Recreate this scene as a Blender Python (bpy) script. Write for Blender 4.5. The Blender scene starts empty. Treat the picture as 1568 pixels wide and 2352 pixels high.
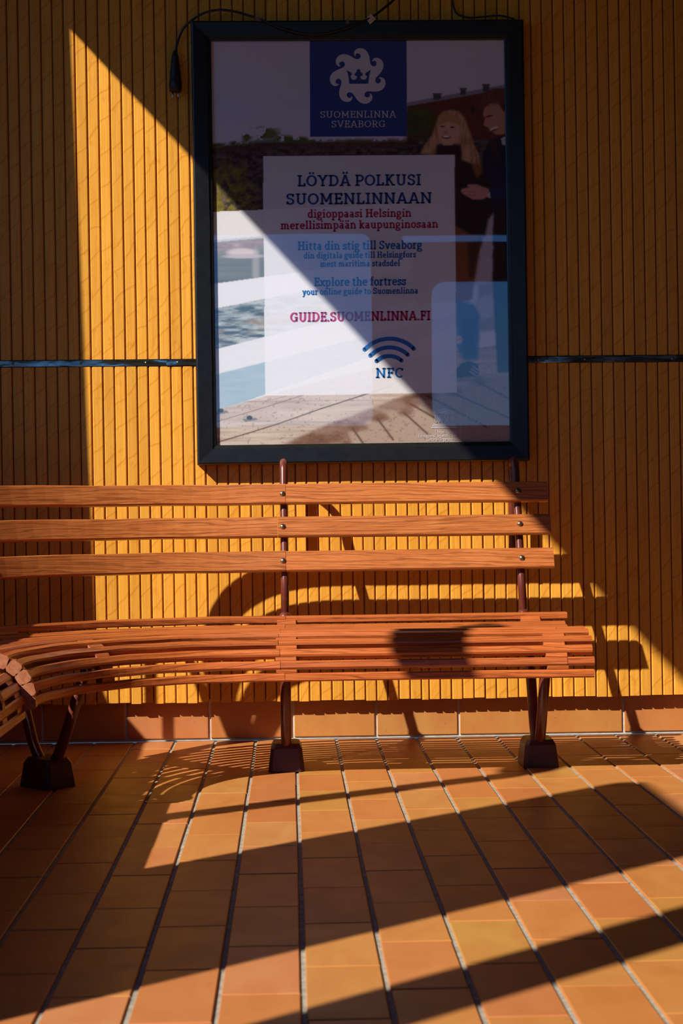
import bpy, bmesh, math, random
import numpy as np
from mathutils import Vector, Matrix
from mathutils.geometry import tessellate_polygon

random.seed(7)
rng = np.random.default_rng(11)
S = bpy.context.scene
COL = S.collection
PI = math.pi

# ------------------------------------------------------------------ camera, sky, sun, exposure
cam_d = bpy.data.cameras.new('camera')
cam = bpy.data.objects.new('camera', cam_d); COL.objects.link(cam); S.camera = cam
cam_d.sensor_fit = 'VERTICAL'; cam_d.sensor_height = 36.0; cam_d.lens = 3634.0 / 2352.0 * 36.0
cam_d.clip_start = 0.05
YAW, ROLL = math.radians(1.89), 0.0115
fw = Vector((math.sin(YAW), math.cos(YAW), 0)); r0 = Vector((math.cos(YAW), -math.sin(YAW), 0)); u0 = Vector((0, 0, 1))
rt = r0 * math.cos(ROLL) - u0 * math.sin(ROLL); up = r0 * math.sin(ROLL) + u0 * math.cos(ROLL)
M = Matrix((rt, up, -fw)).transposed().to_4x4(); M.translation = Vector((0, -4.75, 0.686))
cam.matrix_world = M
cam_d.dof.use_dof = True; cam_d.dof.focus_distance = 4.35; cam_d.dof.aperture_fstop = 8.0

SUN_DX, SUN_M = 1.265, 1.25                     # sideways and downward travel of the light per metre towards the back wall
travel = Vector((SUN_DX, 1.0, -SUN_M)).normalized()
sun_d = bpy.data.lights.new('sun', 'SUN'); sun_d.energy = 6.9; sun_d.angle = math.radians(0.53); sun_d.color = (1.0, 0.95, 0.86)
sun = bpy.data.objects.new('sun', sun_d); COL.objects.link(sun); sun.location = (-6, -6, 7)
sun.rotation_euler = travel.to_track_quat('-Z', 'Y').to_euler()

world = bpy.data.worlds.new('sky'); S.world = world; world.use_nodes = True
wn = world.node_tree; wn.nodes.clear()
sky = wn.nodes.new('ShaderNodeTexSky'); sky.sky_type = 'NISHITA'; sky.sun_disc = False
sky.sun_elevation = math.asin(-travel.z); sky.sun_rotation = math.atan2(-travel.x, -travel.y)
bg = wn.nodes.new('ShaderNodeBackground'); bg.inputs['Strength'].default_value = 0.086
wo = wn.nodes.new('ShaderNodeOutputWorld')
sky.ozone_density = 5.0; sky.dust_density = 0.3
tint = wn.nodes.new('ShaderNodeMix'); tint.data_type = 'RGBA'; tint.blend_type = 'MULTIPLY'; tint.inputs[0].default_value = 1.0
tint.inputs[7].default_value = (0.42, 0.78, 1.35, 1.0); wn.links.new(sky.outputs[0], tint.inputs[6])
wn.links.new(tint.outputs[2], bg.inputs[0]); wn.links.new(bg.outputs[0], wo.inputs[0])

S.view_settings.view_transform = 'Standard'; S.view_settings.look = 'None'
S.view_settings.exposure = 0.0; S.view_settings.gamma = 1.0; S.view_settings.use_curve_mapping = False

# ------------------------------------------------------------------ helpers
def lin(r, g, b):
    f = lambda c: c / 12.92 if c <= 0.04045 else ((c + 0.055) / 1.055) ** 2.4
    return (f(r / 255), f(g / 255), f(b / 255), 1.0)

class Mat:
    """small node-tree writer"""
    def __init__(s, name):
        s.m = bpy.data.materials.new(name); s.m.use_nodes = True
        s.nt = s.m.node_tree; s.nt.nodes.clear()
        s.out = s.n('ShaderNodeOutputMaterial'); s.b = s.n('ShaderNodeBsdfPrincipled')
        s.l(s.b.outputs[0], s.out.inputs[0])
    def n(s, t, **k):
        x = s.nt.nodes.new(t)
        for a, v in k.items(): setattr(x, a, v)
        return x
    def l(s, a, b): s.nt.links.new(a, b)
    def set(s, **k):
        for a, v in k.items(): s.b.inputs[a.replace('_', ' ')].default_value = v
        return s
    def ramp(s, fac, stops):
        r = s.n('ShaderNodeValToRGB'); e = r.color_ramp.elements
        while len(e) < len(stops): e.new(0.5)
        for i, (p, c) in enumerate(stops): e[i].position = p; e[i].color = c
        s.l(fac, r.inputs[0]); return r.outputs[0]
    def mix(s, fac, a, b, mode='MIX'):
        x = s.n('ShaderNodeMix', data_type='RGBA', blend_type=mode)
        for sock, v in ((x.inputs[0], fac), (x.inputs[6], a), (x.inputs[7], b)):
            if isinstance(v, (int, float, tuple)): sock.default_value = v
            else: s.l(v, sock)
        return x.outputs[2]
    def math(s, op, a, b=0.0):
        x = s.n('ShaderNodeMath', operation=op)
        for sock, v in ((x.inputs[0], a), (x.inputs[1], b)):
            if isinstance(v, (int, float)): sock.default_value = v
            else: s.l(v, sock)
        return x.outputs[0]
    def coords(s, kind='Object', scale=(1, 1, 1), rnd=True):
        tc = s.n('ShaderNodeTexCoord'); mp = s.n('ShaderNodeMapping'); mp.inputs['Scale'].default_value = scale
        src = tc.outputs[kind]
        if rnd:
            oi = s.n('ShaderNodeObjectInfo'); k = s.math('MULTIPLY', oi.outputs['Random'], 37.0)
            v = s.n('ShaderNodeVectorMath', operation='ADD'); s.l(src, v.inputs[0])
            cx = s.n('ShaderNodeCombineXYZ')
            for i in range(3): s.l(k, cx.inputs[i])
            s.l(cx.outputs[0], v.inputs[1]); src = v.outputs[0]
        s.l(src, mp.inputs[0]); return mp.outputs[0]
    def noise(s, vec, scale, detail=4, rough=0.6, dist=0.0):
        x = s.n('ShaderNodeTexNoise'); x.inputs['Scale'].default_value = scale; x.inputs['Detail'].default_value = detail
        x.inputs['Roughness'].default_value = rough; x.inputs['Distortion'].default_value = dist
        s.l(vec, x.inputs['Vector']); return x.outputs[0]
    def bump(s, h, strength=0.2, dist=0.001):
        x = s.n('ShaderNodeBump'); x.inputs['Strength'].default_value = strength; x.inputs['Distance'].default_value = dist
        s.l(h, x.inputs['Height']); s.l(x.outputs[0], s.b.inputs['Normal'])
    def base(s, c): s.l(c, s.b.inputs['Base Color'])
    def rnd(s):
        return s.n('ShaderNodeObjectInfo').outputs['Random']

def m_slat(name):
    m = Mat(name); oi = m.rnd()
    c = m.coords('Object', (60, 60, 1.6)); g = m.noise(c, 3.0, 6, 0.65)
    base = m.ramp(g, [(0.2, (0.62, 0.245, 0.024, 1)), (0.5, (0.75, 0.335, 0.042, 1)), (0.8, (0.84, 0.43, 0.064, 1))])
    c2 = m.coords('Object', (22, 1, 9)); st = m.noise(c2, 1.6, 5, 0.7, 1.2)
    f = m.ramp(st, [(0.56, (0, 0, 0, 1)), (0.70, (1, 1, 1, 1))])
    base = m.mix(m.math('MULTIPLY', f, 0.5), base, (0.56, 0.17, 0.010, 1))
    # oblique saw marks left in the varnish
    mp = m.coords('Object', (1, 1, 1)); rot = m.n('ShaderNodeMapping'); rot.inputs['Rotation'].default_value = (0, 0.75, 0)
    m.l(mp, rot.inputs[0]); wv = m.n('ShaderNodeTexWave', wave_type='BANDS', bands_direction='Z', wave_profile='SAW')
    wv.inputs['Scale'].default_value = 4.5; wv.inputs['Distortion'].default_value = 5.0; wv.inputs['Detail'].default_value = 3
    m.l(rot.outputs[0], wv.inputs[0])
    f2 = m.ramp(wv.outputs[1], [(0.90, (0, 0, 0, 1)), (0.99, (1, 1, 1, 1))])
    base = m.mix(m.math('MULTIPLY', f2, 0.5), base, (0.52, 0.15, 0.008, 1))
    v = m.math('ADD', m.math('MULTIPLY', oi, 0.17), 0.92)
    hs = m.n('ShaderNodeHueSaturation'); m.l(v, hs.inputs['Value']); m.l(base, hs.inputs['Color'])
    m.base(hs.outputs[0]); m.set(Roughness=0.42, Specular_IOR_Level=0.14)
    m.bump(g, 0.25, 0.0012); return m.m

def m_plainwood(name, a, b, scale=(3, 3, 40), rough=0.5):
    m = Mat(name); g = m.noise(m.coords('Object', scale, False), 2.0, 5, 0.6)
    m.base(m.ramp(g, [(0.3, a), (0.7, b)])); m.set(Roughness=rough); return m.m

def m_bench(name, dark, mid, light, lat=260.0):
    m = Mat(name); oi = m.rnd()
    tc = m.n('ShaderNodeTexCoord'); sp = m.n('ShaderNodeSeparateXYZ'); m.l(tc.outputs['UV'], sp.inputs[0])
    kk = m.math('MULTIPLY', m.math('SUBTRACT', oi, 0.5), 0.16); sl = m.math('ADD', sp.outputs[1], m.math('MULTIPLY', sp.outputs[0], kk))
    def skew(a, b):
        cb = m.n('ShaderNodeCombineXYZ'); m.l(m.math('MULTIPLY', sp.outputs[0], a), cb.inputs[0]); m.l(m.math('MULTIPLY', sl, b), cb.inputs[1]); m.l(m.math('MULTIPLY', oi, 31.0), cb.inputs[2]); return cb.outputs[0]
    g = m.noise(skew(9.0, lat), 1.0, 6, 0.66, 0.9)
    cw = skew(2.2, 26.0); wv = m.n('ShaderNodeTexWave', wave_type='BANDS', bands_direction='Y')
    wv.inputs['Scale'].default_value = 1.0; wv.inputs['Distortion'].default_value = 11.0; wv.inputs['Detail'].default_value = 4.0
    wv.inputs['Detail Scale'].default_value = 1.6; m.l(cw, wv.inputs[0])
    base = m.ramp(g, [(0.25, dark), (0.5, mid), (0.78, light)])
    f = m.ramp(wv.outputs[1], [(0.0, (1, 1, 1, 1)), (0.24, (0, 0, 0, 1))])
    base = m.mix(m.math('MULTIPLY', f, 0.5), base, tuple(x * 0.35 for x in dark[:3]) + (1,))
    v = m.math('ADD', m.math('MULTIPLY', oi, 0.3), 0.85)
    hs = m.n('ShaderNodeHueSaturation'); m.l(v, hs.inputs['Value']); m.l(base, hs.inputs['Color'])
    m.base(hs.outputs[0]); m.set(Roughness=0.36, Coat_Weight=0.25, Coat_Roughness=0.22)
    m.bump(g, 0.2, 0.0006); return m.m

def m_tile(name, lo=0.86, spread=0.3):
    m = Mat(name); oi = m.rnd()
    hue = m.ramp(oi, [(0.0, (0.49, 0.168, 0.047, 1)), (0.22, (0.52, 0.225, 0.055, 1)), (0.45, (0.53, 0.195, 0.057, 1)),
                      (0.62, (0.49, 0.245, 0.053, 1)), (0.8, (0.54, 0.215, 0.085, 1)), (1.0, (0.47, 0.160, 0.045, 1))])
    n = m.noise(m.coords('Object', (9, 4, 9)), 1.5, 4, 0.55, 0.6)
    base = m.mix(m.ramp(n, [(0.35, (0, 0, 0, 1)), (0.75, (0.55, 0.55, 0.55, 1))]), hue, (0.42, 0.125, 0.030, 1))
    sp = m.noise(m.coords('Object', (130, 130, 130)), 1.0, 2, 0.5)
    base = m.mix(m.ramp(sp, [(0.70, (0, 0, 0, 1)), (0.78, (0.5, 0.5, 0.5, 1))]), base, (0.16, 0.05, 0.02, 1))
    m.base(base); r = m.noise(m.coords('Object', (14, 14, 14)), 1.0, 3)
    rr = m.math('ADD', m.math('MULTIPLY', r, 0.25), 0.30); m.l(rr, m.b.inputs['Roughness'])
    m.bump(n, 0.10, 0.002); return m.m

def m_noisy(name, a, b, scale, rough=0.8, metal=0.0, bump=0.0):
    m = Mat(name); n = m.noise(m.coords('Object', (1, 1, 1)), scale, 5, 0.6)
    m.base(m.ramp(n, [(0.35, a), (0.68, b)])); m.set(Roughness=rough, Metallic=metal)
    if bump: m.bump(n, bump, 0.001)
    return m.m

def m_print(name, c):
    m = Mat(name); m.set(Roughness=0.55); n = m.noise(m.coords('Object', (1, 1, 1), False), 900, 2)
    k = tuple(x * 0.93 for x in c[:3]) + (1,)
    m.base(m.ramp(n, [(0.3, k), (0.7, c)])); return m.m

MS = dict(
    slat=m_slat('varnished_slat_wood'),
    backing=m_plainwood('groove_wood', (0.16, 0.040, 0.006, 1), (0.24, 0.07, 0.010, 1)),
    shellwood=m_plainwood('dark_panel_wood', (0.17, 0.06, 0.014, 1), (0.24, 0.09, 0.02, 1), (30, 30, 2), 0.55),
    ceil=m_plainwood('ceiling_board', (0.17, 0.085, 0.04, 1), (0.24, 0.13, 0.06, 1), (2, 30, 2), 0.7),
    tile=m_tile('terracotta_tile'),
    grout=m_noisy('floor_grout', (0.25, 0.215, 0.16, 1), (0.42, 0.375, 0.30, 1), 60, 0.9, 0, 0.4),
    wgrout=m_noisy('pale_grout', (0.50, 0.47, 0.40, 1), (0.66, 0.62, 0.55, 1), 50, 0.9, 0, 0.3),
    back=m_bench('backrest_oak', (0.27, 0.058, 0.012, 1), (0.48, 0.140, 0.032, 1), (0.64, 0.245, 0.075, 1)),
    seat=m_bench('seat_mahogany', (0.27, 0.052, 0.011, 1), (0.49, 0.120, 0.027, 1), (0.64, 0.200, 0.054, 1), 300.0),
    paint=m_noisy('red_brown_paint', (0.105, 0.020, 0.011, 1), (0.150, 0.032, 0.018, 1), 25, 0.28, 0.0, 0.15),
    darkpaint=m_noisy('dark_brown_paint', (0.052, 0.015, 0.010, 1), (0.082, 0.024, 0.016, 1), 18, 0.38, 0.0, 0.2),
    bolt=m_noisy('worn_brass', (0.26, 0.17, 0.10, 1), (0.42, 0.30, 0.20, 1), 160, 0.30, 0.9),
    frame=m_noisy('black_frame_lacquer', (0.006, 0.006, 0.006, 1), (0.010, 0.010, 0.010, 1), 30, 0.34),
    rubber=m_noisy('black_rubber', (0.010, 0.010, 0.010, 1), (0.018, 0.018, 0.018, 1), 60, 0.5),
    steel=m_noisy('bright_steel', (0.5, 0.5, 0.5, 1), (0.65, 0.65, 0.63, 1), 80, 0.25, 1.0),
    tape=m_noisy('cream_tape', (0.58, 0.47, 0.30, 1), (0.68, 0.56, 0.38, 1), 40, 0.7),
    clear=m_noisy('dull_tape', (0.13, 0.075, 0.05, 1), (0.18, 0.11, 0.075, 1), 40, 0.5),
)
def m_endgrain():
    m = Mat('end_grain'); c = m.coords('Object', (1, 1, 1)); n = m.noise(c, 70, 5, 0.7)
    m.base(m.ramp(n, [(0.3, (0.30, 0.085, 0.035, 1)), (0.7, (0.52, 0.20, 0.10, 1))])); m.set(Roughness=0.4); return m.m
MS['end'] = m_endgrain()
def m_strip():
    m = Mat('tarnished_strip'); n = m.noise(m.coords('Object', (7, 30, 30)), 1.0, 5, 0.6, 0.4)
    m.base(m.ramp(n, [(0.40, (0.035, 0.026, 0.016, 1)), (0.50, (0.10, 0.095, 0.07, 1)), (0.60, (0.42, 0.45, 0.45, 1))]))
    m.set(Metallic=1.0); m.l(m.ramp(n, [(0.42, (0.45, 0.45, 0.45, 1)), (0.6, (0.10, 0.10, 0.10, 1))]), m.b.inputs['Roughness']); m.bump(n, 0.3, 0.001); return m.m
MS['strip'] = m_strip()

def mesh_obj(name, verts, faces, mat, parent=None, uv=None, smooth=False, mats=None, fmat=None):
    me = bpy.data.meshes.new(name); me.from_pydata([tuple(v) for v in verts], [], faces)
    for x in (mats or [mat]): me.materials.append(x)
    if fmat is not None: me.polygons.foreach_set('material_index', fmat)
    if smooth: me.polygons.foreach_set('use_smooth', [True] * len(me.polygons))
    if uv is not None:
        lay = me.uv_layers.new(name='UVMap')
        flat = []
        for p in me.polygons:
            for vi in p.vertices: flat += list(uv[vi])
        lay.data.foreach_set('uv', flat)
    me.update()
    o = bpy.data.objects.new(name, me); COL.objects.link(o)
    if parent: o.parent = parent
    return o

def tag(o, label=None, cat=None, group=None, kind=None):
    for k, v in (('label', label), ('category', cat), ('group', group), ('kind', kind)):
        if v: o[k] = v
    return o

def empty(name, loc=(0, 0, 0)):
    o = bpy.data.objects.new(name, None); o.location = loc; o.empty_display_size = 0.1; COL.objects.link(o); return o

class MB:
    """collects shapes, links them as one mesh"""
    def __init__(s): s.v = []; s.f = []
    def add(s, v, f):
        k = len(s.v); s.v += [tuple(x) for x in v]; s.f += [tuple(i + k for i in q) for q in f]; return s
    def box(s, a, b, ch=0.0):
        (x0, y0, z0), (x1, y1, z1) = a, b
        v = [(x0, y0, z0), (x1, y0, z0), (x1, y1, z0), (x0, y1, z0), (x0, y0, z1), (x1, y0, z1), (x1, y1, z1), (x0, y1, z1)]
        return s.add(v, [(3, 2, 1, 0), (4, 5, 6, 7), (0, 1, 5, 4), (1, 2, 6, 5), (2, 3, 7, 6), (3, 0, 4, 7)])
    def build(s, name, mat, parent=None, smooth=False): return mesh_obj(name, s.v, s.f, mat, parent, smooth=smooth)

def tube(path, r, seg=12, radii=None, caps=True):
    """round tube along a list of points"""
    P = [Vector(p) for p in path]; V = []; F = []
    t0 = (P[1] - P[0]).normalized(); nrm = t0.orthogonal().normalized()
    for i, p in enumerate(P):
        t = (P[min(i + 1, len(P) - 1)] - P[max(i - 1, 0)]).normalized()
        nrm = (nrm - t * nrm.dot(t)).normalized(); bn = t.cross(nrm)
        rr = radii[i] if radii else r
        for k in range(seg):
            a = 2 * PI * k / seg; V.append(p + (nrm * math.cos(a) + bn * math.sin(a)) * rr)
    for i in range(len(P) - 1):
        for k in range(seg):
            a = i * seg + k; b = i * seg + (k + 1) % seg; F.append((a, b, b + seg, a + seg))
    if caps:
        F.append(tuple(range(seg))[::-1]); F.append(tuple((len(P) - 1) * seg + k for k in range(seg)))
    return V, F

def smooth_path(pts, n=8):
    """Catmull-Rom through the points"""
    P = [Vector(p) for p in pts]; P = [P[0] * 2 - P[1]] + P + [P[-1] * 2 - P[-2]]; out = []
    for i in range(1, len(P) - 2):
        a, b, c, d = P[i - 1:i + 3]
        for k in range(n):
            t = k / n
            out.append(0.5 * ((2 * b) + (c - a) * t + (2 * a - 5 * b + 4 * c - d) * t * t + (3 * b - a - 3 * c + d) * t ** 3))
    out.append(P[-2]); return out

def fillet(pts, rad, n=6):
    """polyline with rounded corners"""
    P = [Vector(p) for p in pts]; out = [P[0]]
    for i in range(1, len(P) - 1):
        a = (P[i - 1] - P[i]); b = (P[i + 1] - P[i]); ra = min(rad, a.length * 0.49, b.length * 0.49)
        p0 = P[i] + a.normalized() * ra; p1 = P[i] + b.normalized() * ra
        for k in range(n + 1):
            t = k / n; out.append(p0 * (1 - t) ** 2 + P[i] * 2 * t * (1 - t) + p1 * t * t)
    out.append(P[-1]); return out

def wall_with_holes(name, loops, to3, depth, mat):
    """loops: outer + holes in 2D; to3(a, b, k) gives the 3D point on layer k (0 inner, 1 outer)"""
    L = [[Vector((a, b, 0)) for a, b in lp] for lp in loops]
    tri = tessellate_polygon(L); flat = [p for lp in loops for p in lp]; n = len(flat)
    V = [to3(a, b, 0) for a, b in flat] + [to3(a, b, depth) for a, b in flat]
    F = [tuple(t) for t in tri] + [tuple(i + n for i in reversed(t)) for t in tri]
    k = 0
    for lp in loops:
        for i in range(len(lp)):
            a = k + i; b = k + (i + 1) % len(lp); F.append((a, b, b + n, a + n))
        k += len(lp)
    me = mesh_obj(name, V, F, mat); bm = bmesh.new(); bm.from_mesh(me.data); bmesh.ops.recalc_face_normals(bm, faces=bm.faces)
    bm.to_mesh(me.data); bm.free(); return me

def rrect(x0, y0, x1, y1, r, n=6):
    out = []
    for cx, cy, a0 in ((x1 - r, y1 - r, 0), (x0 + r, y1 - r, 90), (x0 + r, y0 + r, 180), (x1 - r, y0 + r, 270)):
        for k in range(n + 1):
            a = math.radians(a0 + 90 * k / n); out.append((cx + r * math.cos(a), cy + r * math.sin(a)))
    return out

# ------------------------------------------------------------------ the room
XL, XR, YR, ZC = -1.33, 2.0, -5.7, 3.05
TILT = -0.0045                                     # the panelling is very slightly out of plumb
def struct(o): o['kind'] = 'structure'; return o

wall_back = struct(MB().box((XL, 0.0075, 0.128), (XR, 0.060, ZC)).build('wall_back', MS['backing']))
tag(wall_back, 'back wall of narrow vertical varnished wooden slats')
def slat_mesh(w, h, name):
    c, d = 0.0028, 0.0085
    prof = [(-w / 2, d), (-w / 2, 0.0042), (-w / 2 + c * .45, 0.0012), (-w / 2 + c, 0), (w / 2 - c, 0), (w / 2 - c * .45, 0.0012), (w / 2, 0.0042), (w / 2, d)]
    n = len(prof); V = [(x, y, 0) for x, y in prof] + [(x, y, h) for x, y in prof]
    F = [(i, i + 1, i + 1 + n, i + n) for i in range(n - 1)] + [tuple(range(n))[::-1], tuple(range(n, 2 * n))]
    me = bpy.data.meshes.new(name); me.from_pydata(V, [], F); me.materials.append(MS['slat']); me.update(); return me
ZS = 1.139
UP, LO = ZC - 1.15, 1.008
slat_kinds = {}
for wk in (0.0303, 0.0309, 0.0315, 0.0205):
    slat_kinds[wk] = (slat_mesh(wk, UP, 'slat_upper'), slat_mesh(wk, LO, 'slat_lower'))
x = XL + 0.006
while x < XR - 0.02:
    w = random.choice((0.0303, 0.0309, 0.0309, 0.0315))
    if abs(x - 0.392) < 0.017 or abs(x - 1.62) < 0.017: w = 0.0205
    pitch = w + 0.0027
    for k in (0, 1):
        o = bpy.data.objects.new('slat', slat_kinds[w][k]); COL.objects.link(o); o.parent = wall_back
        zb = (1.150, 0.1205 + random.uniform(-0.0022, 0.0022))[k]
        if k: o.scale = (1, 1, (1.128 - zb) / LO)
        o.location = (x + pitch / 2 + TILT * (zb - ZS) + random.uniform(-.0003, .0003), random.uniform(-0.0008, 0.0008), zb)
        o.rotation_euler = (0, TILT, random.uniform(-0.012, 0.012))
    x += pitch

# metal strip over the joint between the two heights of slats
trim = struct(empty('trim_1', (0, 0, ZS))); tag(trim, 'thin tarnished metal strip screwed across the wooden slats')
for a, b, y in ((XL, -0.352, -0.0008), (-0.362, 0.275, -0.0024), (0.275, 0.823, -0.0010), (0.818, XR, -0.0026)):
    m = MB(); c = 0.0012
    z0, z1 = -0.0098, 0.0098
    V = [(a, y, z0), (b, y, z0), (b, y - .0006, z0 + c), (a, y - .0006, z0 + c), (a, y - .0006, z1 - c), (b, y - .0006, z1 - c), (b, y, z1), (a, y, z1)]
    V += [(a, 0.004, z0), (b, 0.004, z0), (b, 0.004, z1), (a, 0.004, z1)]
    m.add(V, [(0, 1, 2, 3), (3, 2, 5, 4), (4, 5, 6, 7), (8, 9, 1, 0), (7, 6, 10, 11), (8, 0, 3, 4, 7, 11), (9, 10, 6, 5, 2, 1), (11, 10, 9, 8)])
    piece = m.build('strip_piece', MS['strip'], trim)
    for sx in (-1.2, -0.818, -0.616, -0.423, -0.328, -0.15, 0.12, 0.56, 0.755, 0.897, 1.163, 1.42, 1.75):
        if a < sx < b - 0.02:
            V, F = tube([(sx, y, 0), (sx, y - .0012, 0), (sx, y - .0022, 0), (sx, y - .0027, 0)], .004, 10, [.0042, .004, .0028, .001])
            mesh_obj('screw', V, F, MS['bolt'], piece, smooth=True)

# tiled baseboard
bb = struct(MB().box((XL, 0.0425, 0.0), (XR, 0.061, 0.14)).build('baseboard_back', MS['wgrout']))
tag(bb, 'terracotta tile baseboard with pale joints under the slats')
def tile_mesh(w, d, h, name, mat, c=0.0016):
    """tile lying flat: w along x, d along y, top at z = 0"""
    a, b = w / 2, d / 2
    V = [(-a, -b, -h), (a, -b, -h), (a, b, -h), (-a, b, -h), (-a, -b, -c), (a, -b, -c), (a, b, -c), (-a, b, -c),
         (-a + c, -b + c, 0), (a - c, -b + c, 0), (a - c, b - c, 0), (-a + c, b - c, 0)]
    F = [(0, 1, 5, 4), (1, 2, 6, 5), (2, 3, 7, 6), (3, 0, 4, 7), (4, 5, 9, 8), (5, 6, 10, 9), (6, 7, 11, 10), (7, 4, 8, 11), (8, 9, 10, 11)]
    me = bpy.data.meshes.new(name); me.from_pydata(V, [], F); me.materials.append(mat); me.update(); return me
bt = tile_mesh(0.2432, 0.132, 0.006, 'wall_tile', MS['tile'])
k = math.ceil((XL - 0.0041) / 0.2513)
while 0.0041 + 0.2513 * (k + 1) < XR:
    o = bpy.data.objects.new('tile', bt); COL.objects.link(o); o.parent = bb
    o.location = (0.0041 + 0.2513 * (k + 0.5), 0.0378 + random.uniform(-.0005, .0005), 0.0075 + 0.066); o.rotation_euler = (PI / 2, 0, random.uniform(-.004, .004))
    k += 1

# floor of long terracotta tiles in columns that run towards the wall
floor = struct(MB().box((XL, YR, -0.05), (XR, 0.0425, -0.0040)).build('floor', MS['grout']))
tag(floor, 'terracotta tile floor with grey grout lines')
PX, PY = 0.1212, 0.2505
ft = tile_mesh(PX - 0.0085, PY - 0.0024, 0.008, 'floor_tile', MS['tile'])
rest = MB()
for k in range(math.ceil((XL - .0128) / PX), math.floor((XR - .0128) / PX)):
    ph = 0.112 if k % 2 == 0 else 0.2335
    jit = random.uniform(-0.006, 0.006)
    for n in range(-1, 24):
        y1 = -(ph + PY * (n - 1)) + jit; y0 = y1 - PY              # far and near edge
        if y0 > 0.03 or y1 < YR: continue
        yc = (y0 + y1) / 2; xc = .0128 + PX * (k + .5)
        d = 4.75 + yc
        if y1 > 0.036:                                              # cut tile against the baseboard
            c = (0.034 + y0) / 2; me = tile_mesh(PX - .0085, 0.034 - y0 - .0012, .008, 'floor_tile_cut', MS['tile'])
            yc = c
        else: me = ft
        seen = d > 1.95 and -0.83 / 4.75 * 1.12 - 0.03 < xc / d < 0.2505 + 0.03 and y0 > -2.9
        if seen:
            o = bpy.data.objects.new('tile', me); COL.objects.link(o); o.parent = floor
            o.location = (xc + random.uniform(-.0006, .0006), yc, random.uniform(-.0005, .0005))
            o.rotation_euler = (random.uniform(-.0016, .0016), random.uniform(-.003, .003), random.uniform(-.0012, .0012))
        elif y0 > YR:
            rest.box((xc - PX / 2 + .0042, y0 + .0012, -.008), (xc + PX / 2 - .0042, min(y1, .034) - .0012, 0))
r = rest.build('tile', MS['tile'], floor); r['kind'] = 'stuff'

# shell that the light comes through: left side with openings, rear with windows, right side, ceiling
SILL = 0.9
def rc(p, a, b, r, n=5):
    """rounded corner at p between directions towards a and b"""
    return [tuple(q) [:2] for q in fillet([Vector(a + (0,)), Vector(p + (0,)), Vector(b + (0,))], r, n)[1:-1]]
openA = [(-0.549, 2.865), (-1.945, 2.690), (-3.655, 2.51), (-3.655, SILL), (-3.323, SILL)] \
    + rc((-3.323, 2.19), (-3.323, SILL), (-2.531, 2.19), .06) + rc((-2.531, 2.19), (-3.323, 2.19), (-2.531, SILL), .06) \
    + [(-2.531, 0.94), (-0.70, 0.88), (-0.62, 0.90), (-0.597, 0.94)]
openB = rrect(-4.75, SILL, -3.815, 2.45, 0.05)
wl = wall_with_holes('wall_left', [[(0.06, -0.05), (0.06, ZC), (YR, ZC), (YR, -0.05)], openA, openB],
                     lambda a, b, k: (XL - k, a, b), 0.04, MS['shellwood'])
tag(struct(wl), 'side wall of dark wood with large openings above the bench')
winA = rrect(-1.25, 1.25, 0.555, 2.52, 0.06); winC = rrect(0.95, 1.25, 1.62, 2.20, 0.10); winB = rrect(0.76, 2.455, 1.62, 2.505, 0.02)
wr = wall_with_holes('wall_rear', [[(XL, -0.05), (XR, -0.05), (XR, ZC), (XL, ZC)], winA, winC, winB],
                     lambda a, b, k: (a, YR - k, b), 0.05, MS['shellwood'])
tag(struct(wr), 'rear wall of dark wood with rounded windows')
tag(struct(MB().box((XR, YR, -0.05), (XR + .05, 0.06, ZC)).build('wall_right', MS['shellwood'])), 'plain side wall of dark wood')
tag(struct(MB().box((XL - .04, YR - .05, ZC), (XR + .05, 0.06, ZC + .05)).build('ceiling', MS['ceil'])), 'dark wooden board ceiling')

# ------------------------------------------------------------------ the bench
bench = empty('curved_bench', (-0.015, -0.50, 0)); BINV = Vector((-0.015, -0.50, 0))
tag(bench, 'slatted wooden corner bench with red-brown tube supports below the framed poster', 'bench')
CX, CY, RF = -0.12, -1.205, 0.45
def BP(q, u, z):
    """bench coordinates -> world. q > 0: metres right of the bend; -90..0: degrees into the bend; beyond: metres along the side wall"""
    if q >= 0: p = Vector((CX + q, CY + RF + u, z))
    elif q >= -90:
        a = math.radians(-q); p = Vector((CX - (RF + u) * math.sin(a), CY + (RF + u) * math.cos(a), z))
    else: p = Vector((CX - RF - u, CY - (-90 - q), z))
    return p - BINV
def bdir(q):
    """outward direction (towards the walls) at q"""
    if q >= 0: return Vector((0, 1, 0))
    a = math.radians(min(-q, 90)); return Vector((-math.sin(a), math.cos(a), 0))
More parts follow.
